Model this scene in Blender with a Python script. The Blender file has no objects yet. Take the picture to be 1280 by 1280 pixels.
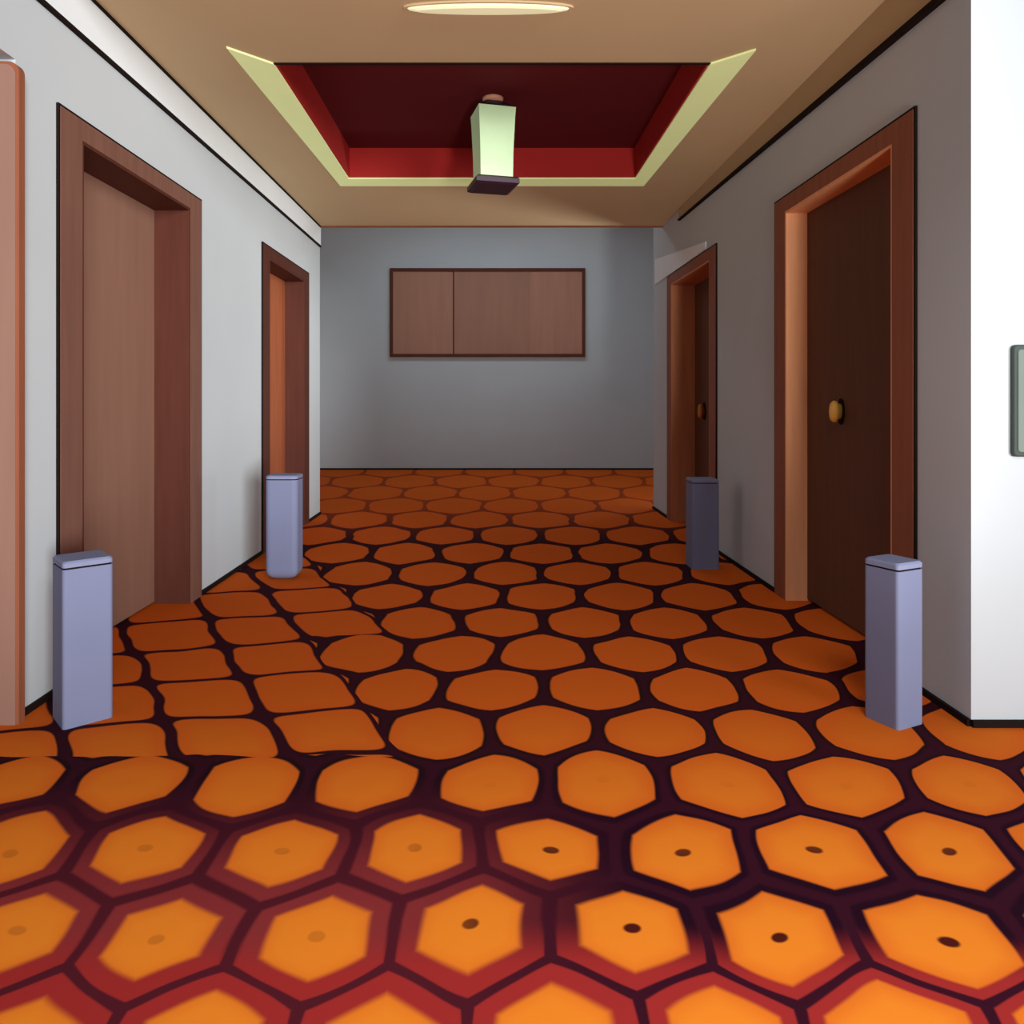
import bpy, bmesh, math
from mathutils import Vector, Matrix

scene = bpy.context.scene
COL = scene.collection

# ------------------------------------------------------------------ helpers
def srgb(r, g, b):
    def f(c):
        c /= 255.0
        return c / 12.92 if c <= 0.04045 else ((c + 0.055) / 1.055) ** 2.4
    return (f(r), f(g), f(b), 1.0)

def obj(name, bm, m, parent=None, smooth=False):
    bmesh.ops.recalc_face_normals(bm, faces=bm.faces[:])
    me = bpy.data.meshes.new(name)
    bm.to_mesh(me)
    bm.free()
    for mm in (m if isinstance(m, (list, tuple)) else [m]):
        me.materials.append(mm)
    if smooth:
        for p in me.polygons:
            p.use_smooth = True
    o = bpy.data.objects.new(name, me)
    COL.objects.link(o)
    if parent:
        o.parent = parent
    return o

def tag(o, label=None, cat=None, group=None, kind=None):
    if label: o['label'] = label
    if cat: o['category'] = cat
    if group: o['group'] = group
    if kind: o['kind'] = kind
    return o

def empty(name, loc=(0, 0, 0)):
    o = bpy.data.objects.new(name, None)
    o.location = loc
    o.empty_display_size = 0.1
    COL.objects.link(o)
    return o

def box(bm, x0, x1, y0, y1, z0, z1, mat=0):
    vs = [bm.verts.new(p) for p in ((x0, y0, z0), (x1, y0, z0), (x1, y1, z0), (x0, y1, z0),
                                    (x0, y0, z1), (x1, y0, z1), (x1, y1, z1), (x0, y1, z1))]
    fs = []
    for f in ((0, 3, 2, 1), (4, 5, 6, 7), (0, 1, 5, 4), (1, 2, 6, 5), (2, 3, 7, 6), (3, 0, 4, 7)):
        fc = bm.faces.new([vs[i] for i in f])
        fc.material_index = mat
        fs.append(fc)
    return vs, fs

def bevel_all(bm, w, seg=2):
    bmesh.ops.bevel(bm, geom=bm.edges[:], offset=w, segments=seg, profile=0.5, affect='EDGES', clamp_overlap=True)

def lathe(bm, prof, n=24, cx=0, cy=0, cz=0, axis='Z'):
    rings = []
    for r, h in prof:
        ring = []
        for i in range(n):
            a = 2 * math.pi * i / n
            p = (r * math.cos(a), r * math.sin(a), h)
            if axis == 'X':
                p = (p[2], p[0], p[1])
            ring.append(bm.verts.new((cx + p[0], cy + p[1], cz + p[2])))
        rings.append(ring)
    for a, b in zip(rings, rings[1:]):
        for i in range(n):
            bm.faces.new((a[i], a[(i + 1) % n], b[(i + 1) % n], b[i]))
    bm.faces.new(rings[0])
    bm.faces.new(rings[-1])

def loft(bm, sections):
    """sections: list of equal-length loops of points, capped at both ends"""
    rings = [[bm.verts.new(p) for p in s] for s in sections]
    n = len(rings[0])
    for a, b in zip(rings, rings[1:]):
        for i in range(n):
            bm.faces.new((a[i], a[(i + 1) % n], b[(i + 1) % n], b[i]))
    bm.faces.new(rings[0])
    bm.faces.new(rings[-1])

# ---------------------------------------------------------------- materials
def mat(name, c, rough=0.6, noise=0.06, nscale=6.0, stretch=(1, 1, 1), bump=0.0, metallic=0.0, spec=0.35,
        emit=None, estr=0.0):
    m = bpy.data.materials.new(name)
    m.use_nodes = True
    nt = m.node_tree
    b = nt.nodes['Principled BSDF']
    b.inputs['Roughness'].default_value = rough
    b.inputs['Metallic'].default_value = metallic
    b.inputs['Specular IOR Level'].default_value = spec
    tc = nt.nodes.new('ShaderNodeTexCoord')
    mp = nt.nodes.new('ShaderNodeMapping')
    mp.inputs['Scale'].default_value = stretch
    nz = nt.nodes.new('ShaderNodeTexNoise')
    nz.inputs['Scale'].default_value = nscale
    nz.inputs['Detail'].default_value = 4
    nt.links.new(tc.outputs['Object'], mp.inputs['Vector'])
    nt.links.new(mp.outputs['Vector'], nz.inputs['Vector'])
    rp = nt.nodes.new('ShaderNodeValToRGB')
    rp.color_ramp.elements[0].position = 0.3
    rp.color_ramp.elements[1].position = 0.7
    rp.color_ramp.elements[0].color = tuple(v * (1 - noise) for v in c[:3]) + (1,)
    rp.color_ramp.elements[1].color = tuple(min(1, v * (1 + noise)) for v in c[:3]) + (1,)
    nt.links.new(nz.outputs['Fac'], rp.inputs['Fac'])
    nt.links.new(rp.outputs['Color'], b.inputs['Base Color'])
    if bump:
        bp = nt.nodes.new('ShaderNodeBump')
        bp.inputs['Strength'].default_value = bump
        bp.inputs['Distance'].default_value = 0.01
        nt.links.new(nz.outputs['Fac'], bp.inputs['Height'])
        nt.links.new(bp.outputs['Normal'], b.inputs['Normal'])
    if emit:
        b.inputs['Emission Color'].default_value = emit
        b.inputs['Emission Strength'].default_value = estr
    return m

WALL = mat('wall_paint', (0.545, 0.605, 0.645, 1), 0.9, 0.015, 2.0, spec=0.1)
CEIL = mat('tan_ceiling_paint', (0.62, 0.48, 0.29, 1), 0.9, 0.02, 2.0, spec=0.1)
TANBAND = mat('tan_frieze_paint', (0.52, 0.40, 0.24, 1), 0.9, 0.02, 2.0, spec=0.1)
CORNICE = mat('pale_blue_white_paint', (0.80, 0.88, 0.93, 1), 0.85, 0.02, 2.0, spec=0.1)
INK = mat('dark_brown_stain', (0.012, 0.006, 0.005, 1), 0.8, 0.1, 8, spec=0.1)
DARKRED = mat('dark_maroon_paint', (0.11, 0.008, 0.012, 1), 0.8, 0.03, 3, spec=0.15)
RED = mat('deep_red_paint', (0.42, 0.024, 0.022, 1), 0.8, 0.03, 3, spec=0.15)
RIM = mat('pale_yellow_green_glow_rim', (0.78, 0.92, 0.48, 1), 0.7, 0.03, 4, spec=0.2, emit=(0.62, 0.70, 0.30, 1), estr=0.25)  # rim moulding, weak emission added to make it look brightly lit
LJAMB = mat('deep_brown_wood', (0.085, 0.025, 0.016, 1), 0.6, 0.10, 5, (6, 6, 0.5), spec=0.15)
LITJAMB = mat('lit_orange_wood', (0.85, 0.40, 0.20, 1), 0.6, 0.06, 5, (6, 6, 0.5), spec=0.2)  # jamb wood with the light falling on it painted into its colour
LCASING = mat('muted_brown_wood', (0.19, 0.09, 0.066, 1), 0.6, 0.10, 5, (6, 6, 0.5), spec=0.2)
FARLEAF = mat('orange_brown_door_wood', (0.36, 0.105, 0.042, 1), 0.6, 0.10, 5, (6, 6, 0.5), spec=0.2)
CASING = mat('reddish_brown_wood', (0.28, 0.095, 0.05, 1), 0.6, 0.10, 5, (6, 6, 0.5), spec=0.2)
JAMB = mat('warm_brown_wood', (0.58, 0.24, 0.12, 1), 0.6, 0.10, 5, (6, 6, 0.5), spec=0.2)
LEAF = mat('brown_door_wood', (0.26, 0.135, 0.095, 1), 0.65, 0.06, 4, (5, 5, 0.4), spec=0.2)
DLEAF = mat('dark_door_wood', (0.13, 0.055, 0.03, 1), 0.65, 0.08, 4, (5, 5, 0.4), spec=0.2)
PINK = mat('pinkish_wood', (0.29, 0.16, 0.122, 1), 0.65, 0.05, 4, (5, 5, 0.4), spec=0.2)
BRASS = mat('yellow_brass', (0.95, 0.55, 0.10, 1), 0.35, 0.05, 10, spec=0.5)
DULL = mat('dull_orange_brass', (0.50, 0.20, 0.04, 1), 0.5, 0.05, 10, spec=0.3)
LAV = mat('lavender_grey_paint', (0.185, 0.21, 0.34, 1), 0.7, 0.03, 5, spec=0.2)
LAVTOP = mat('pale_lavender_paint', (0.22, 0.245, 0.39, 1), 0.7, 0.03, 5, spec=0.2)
BOARD = [mat('brown_board', (0.45, 0.235, 0.165, 1), 0.7, 0.06, 3, (4, 4, 0.4), spec=0.15),
         mat('darker_brown_board', (0.40, 0.205, 0.145, 1), 0.7, 0.06, 3, (4, 4, 0.4), spec=0.15),
         mat('reddish_brown_board', (0.46, 0.23, 0.165, 1), 0.7, 0.06, 3, (4, 4, 0.4), spec=0.15)]
BFRAME = mat('board_frame_wood', (0.115, 0.035, 0.022, 1), 0.7, 0.08, 4, spec=0.15)
PURPLE = mat('dark_purple_metal', (0.03, 0.008, 0.022, 1), 0.5, 0.1, 8, spec=0.4)
PEACH = mat('peach_ceramic', (0.60, 0.30, 0.20, 1), 0.5, 0.05, 8)
GREEN = mat('pale_green_lamp_glass', (0.55, 0.74, 0.46, 1), 0.35, 0.05, 6, emit=(0.52, 0.80, 0.42, 1), estr=0.13)
LENS = mat('lit_lamp_lens', (0.8, 0.8, 0.55, 1), 0.4, 0.03, 6, emit=(0.85, 0.82, 0.5, 1), estr=0.35)
GREYGLASS = mat('grey_green_glass', (0.17, 0.22, 0.20, 1), 0.6, 0.05, 4, spec=0.2)
GREYFRAME = mat('dark_grey_green_metal', (0.05, 0.07, 0.065, 1), 0.6, 0.05, 6, spec=0.2)

# -------------------------------------------- carpet: a woven cell pattern
def carpet():
    m = bpy.data.materials.new('hexagon_carpet')
    m.use_nodes = True
    nt = m.node_tree
    B = nt.nodes['Principled BSDF']
    B.inputs['Roughness'].default_value = 0.95
    B.inputs['Specular IOR Level'].default_value = 0.05
    def val(v):
        return v
    def M(op, a, b=None, c=None, clamp=False):
        n = nt.nodes.new('ShaderNodeMath')
        n.operation = op
        n.use_clamp = clamp
        for i, v in enumerate((a, b, c)):
            if v is None: continue
            if isinstance(v, (int, float)):
                n.inputs[i].default_value = v
            else:
                nt.links.new(v, n.inputs[i])
        return n.outputs[0]
    def sstep(x, lo, hi, a=0.0, b=1.0):
        n = nt.nodes.new('ShaderNodeMapRange')
        n.interpolation_type = 'SMOOTHSTEP'
        for i, v in enumerate((x, lo, hi, a, b)):
            if isinstance(v, (int, float)):
                n.inputs[i].default_value = v
            else:
                nt.links.new(v, n.inputs[i])
        return n.outputs[0]
    def lerp(a, b, f):
        return M('ADD', a, M('MULTIPLY', f, M('SUBTRACT', b, a)))
    def mix(c1, c2, f):
        n = nt.nodes.new('ShaderNodeMix')
        n.data_type = 'RGBA'
        if isinstance(f, (int, float)): n.inputs[0].default_value = f
        else: nt.links.new(f, n.inputs[0])
        for idx, c in ((6, c1), (7, c2)):
            if isinstance(c, tuple): n.inputs[idx].default_value = c
            else: nt.links.new(c, n.inputs[idx])
        return n.outputs[2]
    tc = nt.nodes.new('ShaderNodeTexCoord')
    sp = nt.nodes.new('ShaderNodeSeparateXYZ')
    nt.links.new(tc.outputs['Object'], sp.inputs[0])
    # hand-drawn wobble
    nz = nt.nodes.new('ShaderNodeTexNoise')
    nz.inputs['Scale'].default_value = 2.6
    nz.inputs['Detail'].default_value = 1.5
    nt.links.new(tc.outputs['Object'], nz.inputs['Vector'])
    ns = nt.nodes.new('ShaderNodeSeparateColor')
    nt.links.new(nz.outputs['Color'], ns.inputs[0])
    X0, Y0 = sp.outputs[0], sp.outputs[1]
    X = M('ADD', X0, M('MULTIPLY', M('SUBTRACT', ns.outputs[0], 0.5), 0.09))
    Y = M('ADD', Y0, M('MULTIPLY', M('SUBTRACT', ns.outputs[1], 0.5), 0.12))
    # cells grow larger towards the far end of the hall
    den = M('ADD', 1.05, M('MULTIPLY', Y, 0.2011))
    u = M('DIVIDE', X, den)
    v = M('DIVIDE', Y, den)
    r = M('DIVIDE', M('SUBTRACT', v, 1.0877), 0.15)
    uu = M('DIVIDE', M('SUBTRACT', M('ADD', u, 0.0269), M('MULTIPLY', r, 0.0085)), 0.2234)
    def frac_c(x):               # x - round(x)
        return M('SUBTRACT', x, M('FLOOR', M('ADD', x, 0.5)))
    # two interleaved rectangular lattices -> nearest centre
    def cand(du, dr):
        a = frac_c(M('SUBTRACT', uu, du))
        b = M('MULTIPLY', frac_c(M('DIVIDE', M('SUBTRACT', r, dr), 2.0)), 2 * 0.866)
        q = M('ADD', M('MULTIPLY', a, a), M('MULTIPLY', b, b))
        return a, b, q
    a1, b1, q1 = cand(0.0, 0.0)
    a2, b2, q2 = cand(0.5, 1.0)
    sel = M('LESS_THAN', q2, q1)
    a = lerp(a1, a2, sel)
    b = lerp(b1, b2, sel)
    q = lerp(q1, q2, sel)
    aa, ab = M('ABSOLUTE', a), M('ABSOLUTE', b)
    hexd = M('MAXIMUM', aa, M('ADD', M('MULTIPLY', aa, 0.5), M('MULTIPLY', ab, 0.866)))
    rad = M('SQRT', q)
    roundf = sstep(v, 1.15, 1.5, 0.12, 0.55)
    d_hex = lerp(hexd, M('MULTIPLY', rad, 0.94), roundf)
    # leaning brick-like cells along the left side
    kk = M('ABSOLUTE', frac_c(M('ADD', uu, M('MULTIPLY', r, 0.5))))
    rr = M('ABSOLUTE', frac_c(M('ADD', r, M('MULTIPLY', M('ADD', uu, 1.5), -0.18))))
    d_par = M('POWER', M('ADD', M('POWER', kk, 6.0), M('POWER', M('MULTIPLY', rr, 0.955), 6.0)), 1 / 6.0)
    kid = M('FLOOR', M('ADD', M('ADD', uu, M('MULTIPLY', r, 0.5)), 0.5))
    lm = M('MULTIPLY', M('LESS_THAN', kid, M('ADD', 0.5, M('GREATER_THAN', r, 5.5))), M('GREATER_THAN', r, 2.5))
    d = lerp(d_hex, d_par, lm)
    far = sstep(v, 2.5, 2.95)
    t = M('ADD', sstep(v, 1.05, 1.6, 0.325, 0.425), M('MULTIPLY', lm, 0.02))
    t = M('ADD', t, M('MULTIPLY', M('MULTIPLY', sstep(X, 0.1, 0.6), sstep(v, 1.6, 1.2)), 0.05))
    t = M('ADD', t, M('MULTIPLY', far, 0.03))
    soft = M('MULTIPLY', sstep(v, 1.0, 1.45, 0.030, 0.014), sstep(X, 0.1, 0.7, 1.0, 0.6))
    line = sstep(d, M('SUBTRACT', t, soft), M('ADD', t, soft))
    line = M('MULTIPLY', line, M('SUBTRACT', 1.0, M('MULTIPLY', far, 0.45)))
    # centre dots on the nearest rows
    dd = M('SQRT', M('ADD', M('MULTIPLY', a, a), M('MULTIPLY', M('MULTIPLY', b, b), 1.6)))
    dot = M('MULTIPLY', sstep(dd, 0.072, 0.045), sstep(v, 1.42, 1.20))
    dot = M('MULTIPLY', dot, sstep(X, -0.25, 0.05, 0.25, 1.0))
    # colours
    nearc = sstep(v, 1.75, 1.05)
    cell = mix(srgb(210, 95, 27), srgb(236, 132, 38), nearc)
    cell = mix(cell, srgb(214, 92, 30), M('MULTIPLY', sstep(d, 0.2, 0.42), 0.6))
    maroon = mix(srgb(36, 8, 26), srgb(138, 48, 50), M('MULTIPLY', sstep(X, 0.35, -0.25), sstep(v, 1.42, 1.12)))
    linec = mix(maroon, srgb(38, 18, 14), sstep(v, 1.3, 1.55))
    linec = mix(linec, srgb(58, 16, 32), M('MULTIPLY', sstep(d, 0.435, 0.47), 0.8))
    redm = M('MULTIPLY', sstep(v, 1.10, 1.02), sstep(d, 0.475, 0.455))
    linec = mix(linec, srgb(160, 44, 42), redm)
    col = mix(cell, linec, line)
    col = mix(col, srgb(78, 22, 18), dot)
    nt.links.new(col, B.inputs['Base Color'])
    return m
CARPET = carpet()

# --------------------------------------------------------------- dimensions
XL, XR = -1.55, 1.53          # corridor wall faces
YL0, YR0 = 2.42, 2.376        # near ends of the corridor walls
YL1, YR1 = 6.70, 7.05         # far ends
CH = 2.585                    # corridor ceiling
YB = 10.85                    # wall across the far cross hall
TW = 0.30                     # wall thickness
DOORS_L = [(2.645, 3.95), (5.0, 6.27)]
DOORS_R = [(2.675, 4.008), (5.05, 6.47)]
DH = 2.10                     # top of the door casing
CW = 0.15                     # casing width at the sides
CT = 0.085                    # casing width at the top

# -------------------------------------------------------------------- shell
bm = bmesh.new()
box(bm, -4.6, 4.6, -2.0, YB + 0.2, -0.2, 0.0)
tag(obj('floor', bm, CARPET), 'orange and black hexagon patterned carpet floor', 'floor', kind='structure')

def side_wall(name, x0, x1, ya, yb, doors, label):
    """solid wall with a through opening for each door"""
    bm = bmesh.new()
    y = ya
    for d0, d1 in doors:
        box(bm, x0, x1, y, d0 + CW, 0, CH + 0.3)
        box(bm, x0, x1, d0 + CW, d1 - CW, DH - CT, CH + 0.3)
        y = d1 - CW
    box(bm, x0, x1, y, yb, 0, CH + 0.3)
    if x1 < 0:
        box(bm, x0, x1, ya - 0.14, ya, 2.15, CH + 0.3)     # lintel-like wall piece added over the panel to hide the sunlit front wall
    return tag(obj(name, bm, WALL), label, 'wall', kind='structure')
side_wall('wall_left', XL - TW, XL, YL0, YL1, DOORS_L, 'pale lit corridor wall with two brown doors and a white cornice')
side_wall('wall_right', XR, XR + TW, YR0, YR1, DOORS_R, 'shaded grey corridor wall with two dark doors')

def plain(name, b, m, label, cat, kind='structure', bev=0):
    bm = bmesh.new()
    box(bm, *b)
    if bev: bevel_all(bm, bev)
    return tag(obj(name, bm, m), label, cat, kind=kind)
plain('wall_front_left', (-4.6, XL - TW, YL0, YL0 + 0.2, 0, 3.6), WALL, 'pale wall behind the pinkish wooden panel at the near left', 'wall')
plain('wall_front_right', (XR + TW, 4.6, YR0, YR0 + 0.2, 0, 3.6), WALL, 'bright white wall facing the viewer at the near right corner', 'wall')
plain('wall_back', (-4.6, 4.6, YB, YB + 0.2, 0, 3.9), WALL, 'grey end wall carrying the brown board', 'wall')
plain('wall_cross_left', (-4.6, -4.4, YL1, YB, 0, 3.9), WALL, 'grey end wall of the cross hall, round the left corner', 'wall')
plain('wall_cross_right', (4.4, 4.6, YR1, YB, 0, 3.9), WALL, 'grey end wall of the cross hall, round the right corner', 'wall')
plain('wall_turn_left', (-4.6, XL - TW, YL1 - 0.2, YL1, 0, 3.9), WALL, 'cross hall wall turning left behind the far left door', 'wall')
plain('wall_turn_right', (XR + TW, 4.6, YR1 - 0.2, YR1, 0, 3.9), WALL, 'cross hall wall turning right behind the far right door', 'wall')
plain('ceiling_cross', (-4.6, 4.6, 6.67, YB + 0.2, 3.9, 4.0), CEIL, 'high ceiling of the cross hall', 'ceiling')

# corridor ceiling with a square opening for the red coffer, plus the drop above its far edge
FX, FY0, FY1, FD = 1.01, 3.41, 5.19, 0.20
bm = bmesh.new()
c0, c1 = YL0, 6.67
for b in ((XL, -FX, c0, c1), (FX, XR, c0, c1), (-FX, FX, c0, FY0), (-FX, FX, FY1, c1)):
    box(bm, b[0], b[1], b[2], b[3], CH, CH + 0.35)
tag(obj('ceiling', bm, CEIL), 'tan painted corridor ceiling round the red recess', 'ceiling', kind='structure')
plain('wall_above_junction', (-4.6, 4.6, 6.47, 6.67, CH + 0.35, 3.95), WALL, 'wall above the end of the corridor ceiling', 'wall')

# coffer: red lining (five faces with thickness) + pale sloped rim
cof = empty('ceiling_coffer', (0, (FY0 + FY1) / 2, CH))
tag(cof, 'deep red rectangular ceiling recess with pale yellow green rim', 'ceiling recess', kind='structure')
oy = (FY0 + FY1) / 2
hy = (FY1 - FY0) / 2
bm = bmesh.new()
th = 0.03
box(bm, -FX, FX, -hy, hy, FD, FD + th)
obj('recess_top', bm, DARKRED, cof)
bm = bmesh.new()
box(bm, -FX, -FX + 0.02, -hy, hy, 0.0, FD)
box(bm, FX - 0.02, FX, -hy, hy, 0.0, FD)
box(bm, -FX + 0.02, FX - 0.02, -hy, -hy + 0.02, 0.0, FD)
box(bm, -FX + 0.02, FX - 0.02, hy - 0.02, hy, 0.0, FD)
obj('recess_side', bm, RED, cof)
# the rim is a low three-sided moulding: wide at its near ends, thin along the back
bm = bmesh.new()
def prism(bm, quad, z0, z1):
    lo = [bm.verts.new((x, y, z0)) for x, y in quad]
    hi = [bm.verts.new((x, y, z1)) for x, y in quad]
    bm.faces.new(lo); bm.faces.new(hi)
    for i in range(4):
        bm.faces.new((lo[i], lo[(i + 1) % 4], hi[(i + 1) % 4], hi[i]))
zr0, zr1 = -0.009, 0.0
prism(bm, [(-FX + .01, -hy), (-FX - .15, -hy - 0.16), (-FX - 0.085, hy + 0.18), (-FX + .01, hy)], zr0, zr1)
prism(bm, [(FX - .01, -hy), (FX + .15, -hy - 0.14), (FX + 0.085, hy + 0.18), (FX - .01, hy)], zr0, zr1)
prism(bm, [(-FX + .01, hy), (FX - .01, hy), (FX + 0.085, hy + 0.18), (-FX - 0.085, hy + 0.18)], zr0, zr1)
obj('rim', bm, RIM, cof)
bm = bmesh.new()
box(bm, -FX, FX, -hy - 0.002, -hy + 0.010, -0.006, 0.0)
obj('near_edge', bm, INK, cof)

# cornice on the left wall with dark lines, tan frieze on the right wall
t1 = plain('trim_1', (XL, XL + 0.012, YL0, YL1 - 0.01, 1.05 + 1.365, CH), CORNICE, 'pale blue white cornice band along the top of the left wall', 'cornice')
bm = bmesh.new()
box(bm, XL, XL + 0.016, YL0, YL1 - 0.01, 1.05 + 1.351, 1.05 + 1.365)
box(bm, XL, XL + 0.020, YL0, 6.66, CH - 0.012, CH)
tag(obj('trim_2', bm, INK), 'dark brown lines bordering the pale cornice on the left wall', 'trim', kind='structure')
def sloped(name, x0, x1, ya, yb, za0, za1, zb0, zb1, m, label, cat):
    bm = bmesh.new()
    loft(bm, [[(x0, ya, za0), (x1, ya, za0), (x1, ya, za1), (x0, ya, za1)],
              [(x0, yb, zb0), (x1, yb, zb0), (x1, yb, zb1), (x0, yb, zb1)]])
    return tag(obj(name, bm, m), label, cat, kind='structure')
sloped('trim_3', XR - 0.012, XR, YR0, 6.05, 2.41, CH, 2.50, CH, TANBAND, 'tan band at the top of the right wall under the ceiling', 'trim')
sloped('trim_4', XR - 0.022, XR, YR0, 6.05, 2.385, 2.41, 2.488, 2.50, INK, 'dark line under the tan band on the right wall', 'trim')
sloped('wall_light_patch', XR - 0.010, XR, 5.30, 6.95, DH + 0.005, DH + 0.06, DH + 0.005, DH + 0.24, CORNICE, 'pale blue tapering strip painted as the lit wall patch above the far right door', 'trim')  # pale colour stands in for light falling on the wall
bm = bmesh.new()
box(bm, XL, XR, 6.645, 6.668, CH - 0.012, CH)
tag(obj('trim_5', bm, CASING), 'thin brown edge at the far end of the tan ceiling', 'trim', kind='structure')

def base_line(name, segs, label):
    bm = bmesh.new()
    for s in segs:
        box(bm, *s, 0, 0.022)
    tag(obj(name, bm, INK), label, 'baseboard', kind='structure')
base_line('baseboard_left', [(XL, XL + 0.012, a, b) for a, b in ((YL0, 2.645), (3.95, 5.0), (6.27, YL1))], 'dark strip along the foot of the left wall')
base_line('baseboard_right', [(XR - 0.012, XR, a, b) for a, b in ((YR0, 2.675), (4.008, 5.05), (6.47, YR1))], 'dark strip along the foot of the right wall')
base_line('baseboard_front', [(XR, 4.6, YR0 - 0.012, YR0)], 'dark strip along the foot of the white wall at the near right')
base_line('baseboard_back', [(-4.4, 4.4, YB - 0.012, YB)], 'dark strip along the foot of the far grey wall')

# -------------------------------------------------------------------- doors
def make_door(name, side, d0, d1, rec, leafm, casm, jambm, label, knob=None):
    """side -1 = left wall, +1 = right wall; built in place round an Empty at the middle of the doorway"""
    xf = XL if side < 0 else XR
    yc = (d0 + d1) / 2
    root = empty(name, (xf, yc, 0))
    tag(root, label, 'door', kind='structure')
    h0, h1 = d0 - yc, d1 - yc
    def bx(bm, a, b, y0, y1, z0, z1):        # a, b: distance out of the wall face into the wall (+) / hall (-)
        xa, xb = sorted((a * side, b * side))
        return box(bm, xa, xb, y0, y1, z0, z1)
    # leaf
    bm = bmesh.new()
    bx(bm, rec, rec + 0.045, h0 + CW, h1 - CW, 0.008, DH - CT)
    bevel_all(bm, 0.004, 1)
    leaf = obj('door_leaf', bm, leafm, root)
    # casing: two sides and a head with a mitred look, slightly proud of the wall
    bm = bmesh.new()
    p = -0.012
    for (q, z0, z1) in (([(h0 + 0.009, 0), (h0 + CW, 0), (h0 + CW, DH - CT), (h0 + 0.009, DH - 0.009)], 0, 0),
                        ([(h1 - CW, 0), (h1 - 0.009, 0), (h1 - 0.009, DH - 0.009), (h1 - CW, DH - CT)], 0, 0),
                        ([(h0 + 0.009, DH - 0.009), (h0 + CW, DH - CT), (h1 - CW, DH - CT), (h1 - 0.009, DH - 0.009)], 0, 0)):
        loft(bm, [[(p * side, y, z) for y, z in q], [(0.0, y, z) for y, z in q]])
    obj('door_casing', bm, casm, root)
    bm = bmesh.new()
    for q in ([(h0, 0), (h0 + 0.009, 0), (h0 + 0.009, DH - 0.009), (h0, DH)],
              [(h1 - 0.009, 0), (h1, 0), (h1, DH), (h1 - 0.009, DH - 0.009)],
              [(h0, DH), (h0 + 0.009, DH - 0.009), (h1 - 0.009, DH - 0.009), (h1, DH)]):
        loft(bm, [[(-0.010 * side, y, z) for y, z in q], [(0.0, y, z) for y, z in q]])
    obj('casing_edge', bm, INK, root)
    # jamb lining
    bm = bmesh.new()
    bx(bm, -0.010, TW - 0.01, h0 + CW, h0 + CW + 0.012, 0, DH - CT)
    bx(bm, -0.010, TW - 0.01, h1 - CW - 0.012, h1 - CW, 0, DH - CT)
    bx(bm, -0.010, TW - 0.01, h0 + CW + 0.012, h1 - CW - 0.012, DH - CT - 0.012, DH - CT)
    obj('door_jamb', bm, jambm, root)
    if knob:
        ky, kz, s, km = knob
        bm = bmesh.new()
        n = 24
        def oval(x, f):
            return [(x * side, ky - yc + 0.034 * f * s * math.cos(2 * math.pi * i / n), kz + 0.062 * f * s * math.sin(2 * math.pi * i / n)) for i in range(n)]
        loft(bm, [oval(rec, 1.16), oval(rec - 0.006, 1.16)])
        bp = obj('backplate', bm, INK, root)
        bm = bmesh.new()
        loft(bm, [oval(rec - 0.006, 0.7), oval(rec - 0.02, 0.7), oval(rec - 0.024, 0.95), oval(rec - 0.036, 0.98), oval(rec - 0.048, 0.8), oval(rec - 0.053, 0.45)])
        kb = obj('door_knob', bm, km, bp, smooth=True)
        kb['label'] = 'oval brass knob'
    return root

make_door('door_1', -1, *DOORS_L[0], 0.17, LEAF, LCASING, LJAMB, 'pinkish brown door in the left wall, nearer of the two')
make_door('door_2', -1, *DOORS_L[1], 0.15, FARLEAF, LJAMB, LJAMB, 'narrow looking orange brown door in the left wall, at its far end')
make_door('door_3', 1, *DOORS_R[0], 0.10, DLEAF, CASING, LITJAMB, 'dark brown door with a bright yellow knob in the grey right wall', (3.47, 0.985, 0.85, BRASS))
make_door('door_4', 1, *DOORS_R[1], 0.19, DLEAF, CASING, JAMB, 'dark door with a dull orange knob at the far end of the right wall', (6.02, 0.94, 1.0, DULL))

# -------------------------------------------------- pinkish panel, near left
bm = bmesh.new()
pts = []
def panel_outline(inset):
    w0, w1, h, R = -0.75 + inset, 0.0 - inset, 2.12 - inset, 0.035
    loop = [(w0, 0.0), (w1, 0.0)]
    for i in range(7):
        a = math.pi / 2 * i / 6
        loop.append((w1 - R + R * math.cos(a), h - R + R * math.sin(a)))
    for i in range(7):
        a = math.pi / 2 + math.pi / 2 * i / 6
        loop.append((w0 + R + R * math.cos(a), h - R + R * math.sin(a)))
    return loop
o1 = panel_outline(0)
o2 = panel_outline(0.004)
loft(bm, [[(x, -0.004, z) for x, z in o1], [(x, 0.03, z) for x, z in o1]])
pan = empty('wooden_panel', (-1.528, 2.388, 0))
tag(pan, 'tall pinkish wooden panel with rounded top corner at the left edge', 'panel')
obj('panel_board', bm, PINK, pan)
bm = bmesh.new()
w = 0.010
inner = [(x, z) for x, z in panel_outline(0)]
outer = [(x + (w if i in range(1, 9) else -w if i in (0,) or i >= 9 else 0), z + (w if 2 <= i else 0)) for i, (x, z) in enumerate(inner)]
n = len(inner)
for ys in ((0.0, 0.03),):
    fr = {}
    for key, L, y in (('i0', inner, ys[0]), ('o0', outer, ys[0]), ('i1', inner, ys[1]), ('o1', outer, ys[1])):
        fr[key] = [bm.verts.new((x, y, z)) for x, z in L]
    for i in range(1, n):
        j = (i + 1) % n
        if i == n: continue
        bm.faces.new((fr['i0'][i], fr['i0'][j], fr['o0'][j], fr['o0'][i]))
        bm.faces.new((fr['i1'][i], fr['o1'][i], fr['o1'][j], fr['i1'][j]))
        bm.faces.new((fr['o0'][i], fr['o0'][j], fr['o1'][j], fr['o1'][i]))
obj('panel_edging', bm, CASING, pan)

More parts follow.
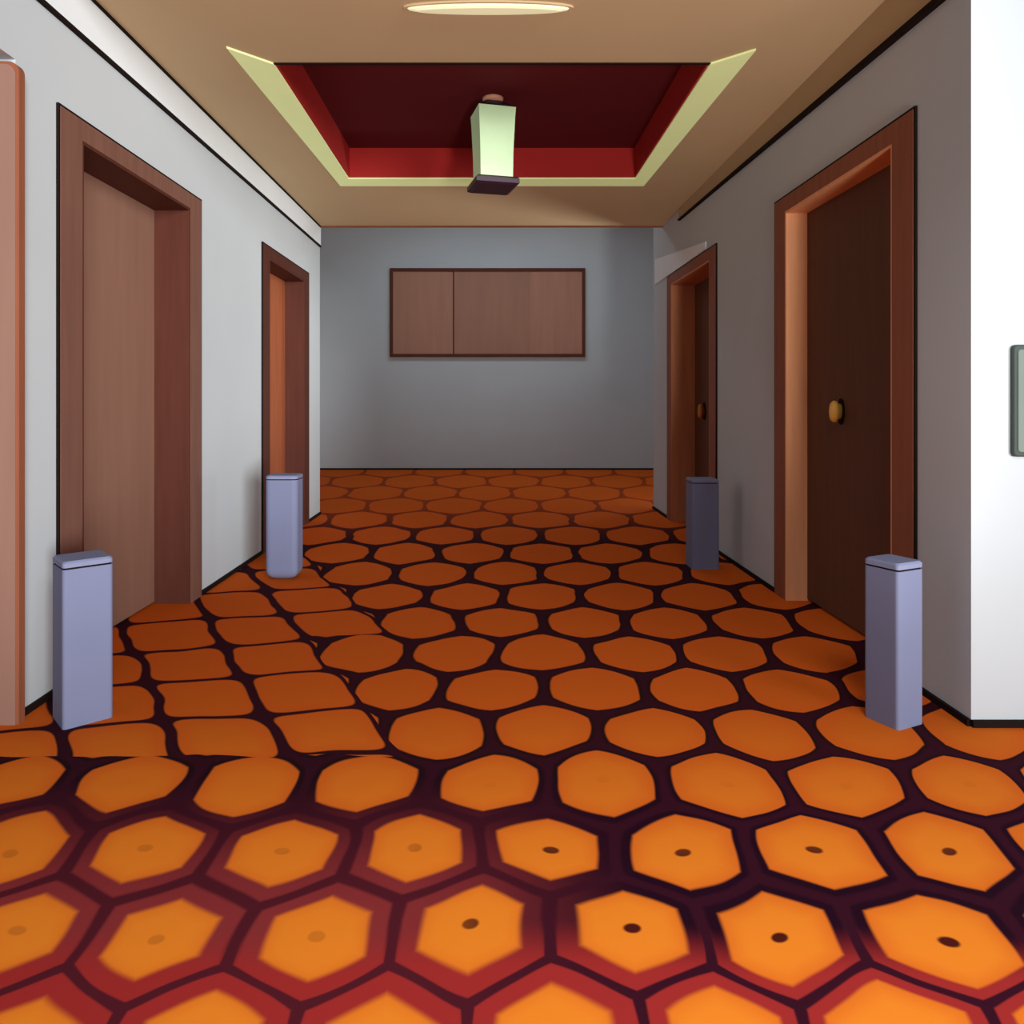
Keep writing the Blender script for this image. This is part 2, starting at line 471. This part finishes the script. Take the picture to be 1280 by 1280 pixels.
# ------------------------------------------------- lavender square bollards
def bollard(loc, w, d, h, label, rot=0.0, bev=0.012, foot_round=0.0):
    root = empty('bollard', loc)
    root.rotation_euler = (0, 0, rot)
    tag(root, label, 'bollard', 'lavender grey bollards beside the doors')
    bm = bmesh.new()
    def rr(hw, hd, R, z, n=5):
        L = []
        for cx, cy, a0 in ((hw - R, hd - R, 0), (-hw + R, hd - R, 90), (-hw + R, -hd + R, 180), (hw - R, -hd + R, 270)):
            for i in range(n):
                a = math.radians(a0 + 90 * i / (n - 1))
                L.append((cx + R * math.cos(a), cy + R * math.sin(a), z))
        return L
    hw, hd = w / 2, d / 2
    secs = []
    if foot_round:
        for i in range(6):
            a = math.pi / 2 * i / 5
            k = foot_round * (1 - math.sin(a))
            secs.append(rr(hw - k, hd - k, max(bev, 0.02), foot_round * (1 - math.cos(a)) ))
    else:
        secs.append(rr(hw, hd, bev, 0))
    secs.append(rr(hw, hd, bev, h - 0.026))
    loft(bm, secs)
    obj('post', bm, LAV, root)
    bm = bmesh.new()
    loft(bm, [rr(hw - 0.004, hd - 0.004, bev, h - 0.026), rr(hw - 0.004, hd - 0.004, bev, h - 0.020)])
    obj('joint', bm, INK, root)
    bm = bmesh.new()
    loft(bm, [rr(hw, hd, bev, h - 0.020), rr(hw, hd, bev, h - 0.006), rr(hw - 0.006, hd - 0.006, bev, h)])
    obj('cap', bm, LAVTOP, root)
    return root
bollard((-1.348, 2.45, 0), 0.148, 0.148, 0.53, 'lavender grey square bollard beside the near left door', rot=math.radians(42))
bollard((1.308, 2.425, 0), 0.124, 0.124, 0.525, 'lavender grey square bollard beside the dark door with the yellow knob', rot=math.radians(25.6))
bollard((-1.215, 4.36, 0), 0.185, 0.16, 0.60, 'lavender grey bollard with rounded foot in front of the far left door', bev=0.03, foot_round=0.05)
bollard((1.305, 4.62, 0), 0.165, 0.16, 0.55, 'lavender grey square bollard before the far right door')

# ------------------------------------------------------------ hung lantern
lz = CH + FD
lan = empty('ceiling_lantern', (0.005, 4.295, lz))
tag(lan, 'pale green glass lantern hanging in the red ceiling recess', 'lantern')
def sq(hw, z, rot=math.radians(14)):
    out = []
    for sx, sy in ((1, 1), (-1, 1), (-1, -1), (1, -1)):
        x, y = sx * hw, sy * hw
        out.append((x * math.cos(rot) - y * math.sin(rot), x * math.sin(rot) + y * math.cos(rot), z))
    return out
bm = bmesh.new()
lathe(bm, [(0.045, 0.0), (0.062, -0.008), (0.058, -0.022), (0.03, -0.032)], 24)
obj('ceiling_rose', bm, PEACH, lan, True)
bm = bmesh.new()
loft(bm, [sq(0.03, -0.028), sq(0.05, -0.04), sq(0.095, -0.075), sq(0.098, -0.088)])
obj('lantern_cap', bm, PURPLE, lan)
bm = bmesh.new()
loft(bm, [sq(0.108, -0.088), sq(0.104, -0.15), sq(0.096, -0.34), sq(0.094, -0.485)])
obj('glass_shade', bm, GREEN, lan)
bm = bmesh.new()
loft(bm, [sq(0.112, -0.485), sq(0.125, -0.497), sq(0.125, -0.523), sq(0.105, -0.533)])
obj('bottom_rim', bm, PURPLE, lan)

# slim lit fitting nearer on the ceiling
lamp = empty('ceiling_light', (-0.015, 2.92, CH))
tag(lamp, 'slim pale yellow lit fitting on the tan ceiling', 'ceiling light')
def ell(rx, ry, z, n=40):
    return [(rx * math.cos(2 * math.pi * i / n), ry * math.sin(2 * math.pi * i / n), z) for i in range(n)]
bm = bmesh.new()
loft(bm, [ell(0.335, 0.048, 0.0), ell(0.335, 0.048, -0.008)])
obj('light_base', bm, CEIL, lamp)
bm = bmesh.new()
loft(bm, [ell(0.318, 0.038, -0.008), ell(0.312, 0.036, -0.014), ell(0.28, 0.026, -0.020)])
obj('light_lens', bm, LENS, lamp)

# ---------------------------------------------------- board on the end wall
bd = empty('wall_board', (-0.065, YB, 2.285))
tag(bd, 'wide brown framed board hanging on the grey end wall', 'board')
hw, hh = 1.42, 0.645
bm = bmesh.new()
fw = 0.045
for q in ([(-hw, -hh), (hw, -hh), (hw - fw, -hh + fw), (-hw + fw, -hh + fw)], [(hw, -hh), (hw, hh), (hw - fw, hh - fw), (hw - fw, -hh + fw)],
          [(hw, hh), (-hw, hh), (-hw + fw, hh - fw), (hw - fw, hh - fw)], [(-hw, hh), (-hw, -hh), (-hw + fw, -hh + fw), (-hw + fw, hh - fw)]):
    loft(bm, [[(x, -0.05, z) for x, z in q], [(x, 0.0, z) for x, z in q]])
obj('board_frame', bm, BFRAME, bd)
for i, (a, b) in enumerate(((-hw + fw, -0.505), (-0.485, 0.62), (0.62, hw - fw))):
    bm = bmesh.new()
    box(bm, a, b, -0.03, 0.0, -hh + fw, hh - fw)
    obj('board_panel', bm, BOARD[i], bd)
bm = bmesh.new()
box(bm, -0.505, -0.485, -0.034, 0.0, -hh + fw, hh - fw)
obj('divider', bm, BFRAME, bd)

# --------------------------------------------- plate on the near right wall
pl = empty('wall_plate', (1.735, YR0, 1.04))
tag(pl, 'grey green wall plate on the white wall at the right edge', 'wall plate')
bm = bmesh.new()
def rrect(hw, hh, R, y, n=5):
    L = []
    for cx, cz, a0 in ((hw - R, hh - R, 0), (-hw + R, hh - R, 90), (-hw + R, -hh + R, 180), (hw - R, -hh + R, 270)):
        for i in range(n):
            a = math.radians(a0 + 90 * i / (n - 1))
            L.append((cx + R * math.cos(a), y, cz + R * math.sin(a)))
    return L
loft(bm, [rrect(0.08, 0.178, 0.014, 0.0), rrect(0.08, 0.178, 0.014, -0.010), rrect(0.076, 0.174, 0.012, -0.014)])
obj('plate_frame', bm, GREYFRAME, pl)
bm = bmesh.new()
loft(bm, [rrect(0.068, 0.164, 0.010, -0.014), rrect(0.066, 0.162, 0.010, -0.018)])
obj('plate_face', bm, GREYGLASS, pl)

# ------------------------------------------------------------------- lights
def area(name, loc, target, sx, sy, power, color=(1, 1, 1)):
    L = bpy.data.lights.new(name, 'AREA')
    L.shape = 'RECTANGLE'
    L.size, L.size_y = sx, sy
    L.energy = power
    L.color = color
    o = bpy.data.objects.new(name, L)
    COL.objects.link(o)
    o.location = loc
    o.rotation_euler = (Vector(target) - Vector(loc)).to_track_quat('-Z', 'Y').to_euler()
    return o
def point(name, loc, power, color, rad=0.1):
    L = bpy.data.lights.new(name, 'POINT')
    L.energy = power
    L.color = color
    L.shadow_soft_size = rad
    o = bpy.data.objects.new(name, L)
    COL.objects.link(o)
    o.location = loc
    return o
sun = bpy.data.lights.new('low_sun', 'SUN')
sun.energy = 3.55
sun.angle = math.radians(20)
sun.color = (1.0, 0.99, 0.98)
so = bpy.data.objects.new('low_sun', sun)
COL.objects.link(so)
so.location = (5.0, -5.0, 1.6)
so.rotation_euler = Vector((-1.0, 1.7, -0.07)).to_track_quat('-Z', 'Y').to_euler()
sl = bpy.data.lights.new('ceiling_fill_spot', 'SPOT')  # unseen spot added to brighten the corridor ceiling
sl.energy = 640
sl.spot_size = math.radians(54)
sl.spot_blend = 0.8
sl.shadow_soft_size = 0.3
sl.color = (1.0, 0.97, 0.90)
slo = bpy.data.objects.new('ceiling_fill_spot', sl)
COL.objects.link(slo)
slo.location = (1.2, -1.5, 0.3)
slo.rotation_euler = Vector((-1.5, 6.3, 2.5)).to_track_quat('-Z', 'Y').to_euler()
area('far_ceiling_fill', (3.2, 8.6, 0.3), (-0.4, 5.2, 2.6), 0.8, 0.8, 20, (1.0, 0.97, 0.9)).data.spread = math.radians(80)  # unseen fill added round the corner to lift the far ceiling
area('cross_hall_fill', (0.0, 8.9, 3.85), (0.0, 8.9, 0.0), 3.0, 0.8, 34, (0.76, 0.90, 1.0))  # unseen fill added to keep the grey end wall from going dark
area('near_floor_fill', (0.7, 0.0, 2.7), (0.5, 0.5, 0.0), 1.2, 0.8, 44, (0.98, 0.97, 0.95)).data.spread = math.radians(125)  # unseen fill added above the camera to brighten the near carpet

w = bpy.data.worlds.new('World')
scene.world = w
w.use_nodes = True
w.node_tree.nodes['Background'].inputs[0].default_value = (0.78, 0.90, 1.0, 1)
w.node_tree.nodes['Background'].inputs[1].default_value = 0.16

# ------------------------------------------------------------------- camera
cam = bpy.data.cameras.new('camera')
cam.sensor_width = 36
cam.lens = 930 / 1280 * 36
cam.shift_x = 25 / 1280
cam.shift_y = -143 / 1280
cam.clip_start = 0.02
co = bpy.data.objects.new('camera', cam)
COL.objects.link(co)
co.location = (0, 0, 1.05)
co.rotation_euler = (math.radians(90), 0, 0)
scene.camera = co

scene.view_settings.view_transform = 'Standard'
scene.view_settings.look = 'None'
scene.view_settings.exposure = 0.07
scene.view_settings.gamma = 1.0
scene.view_settings.use_curve_mapping = False
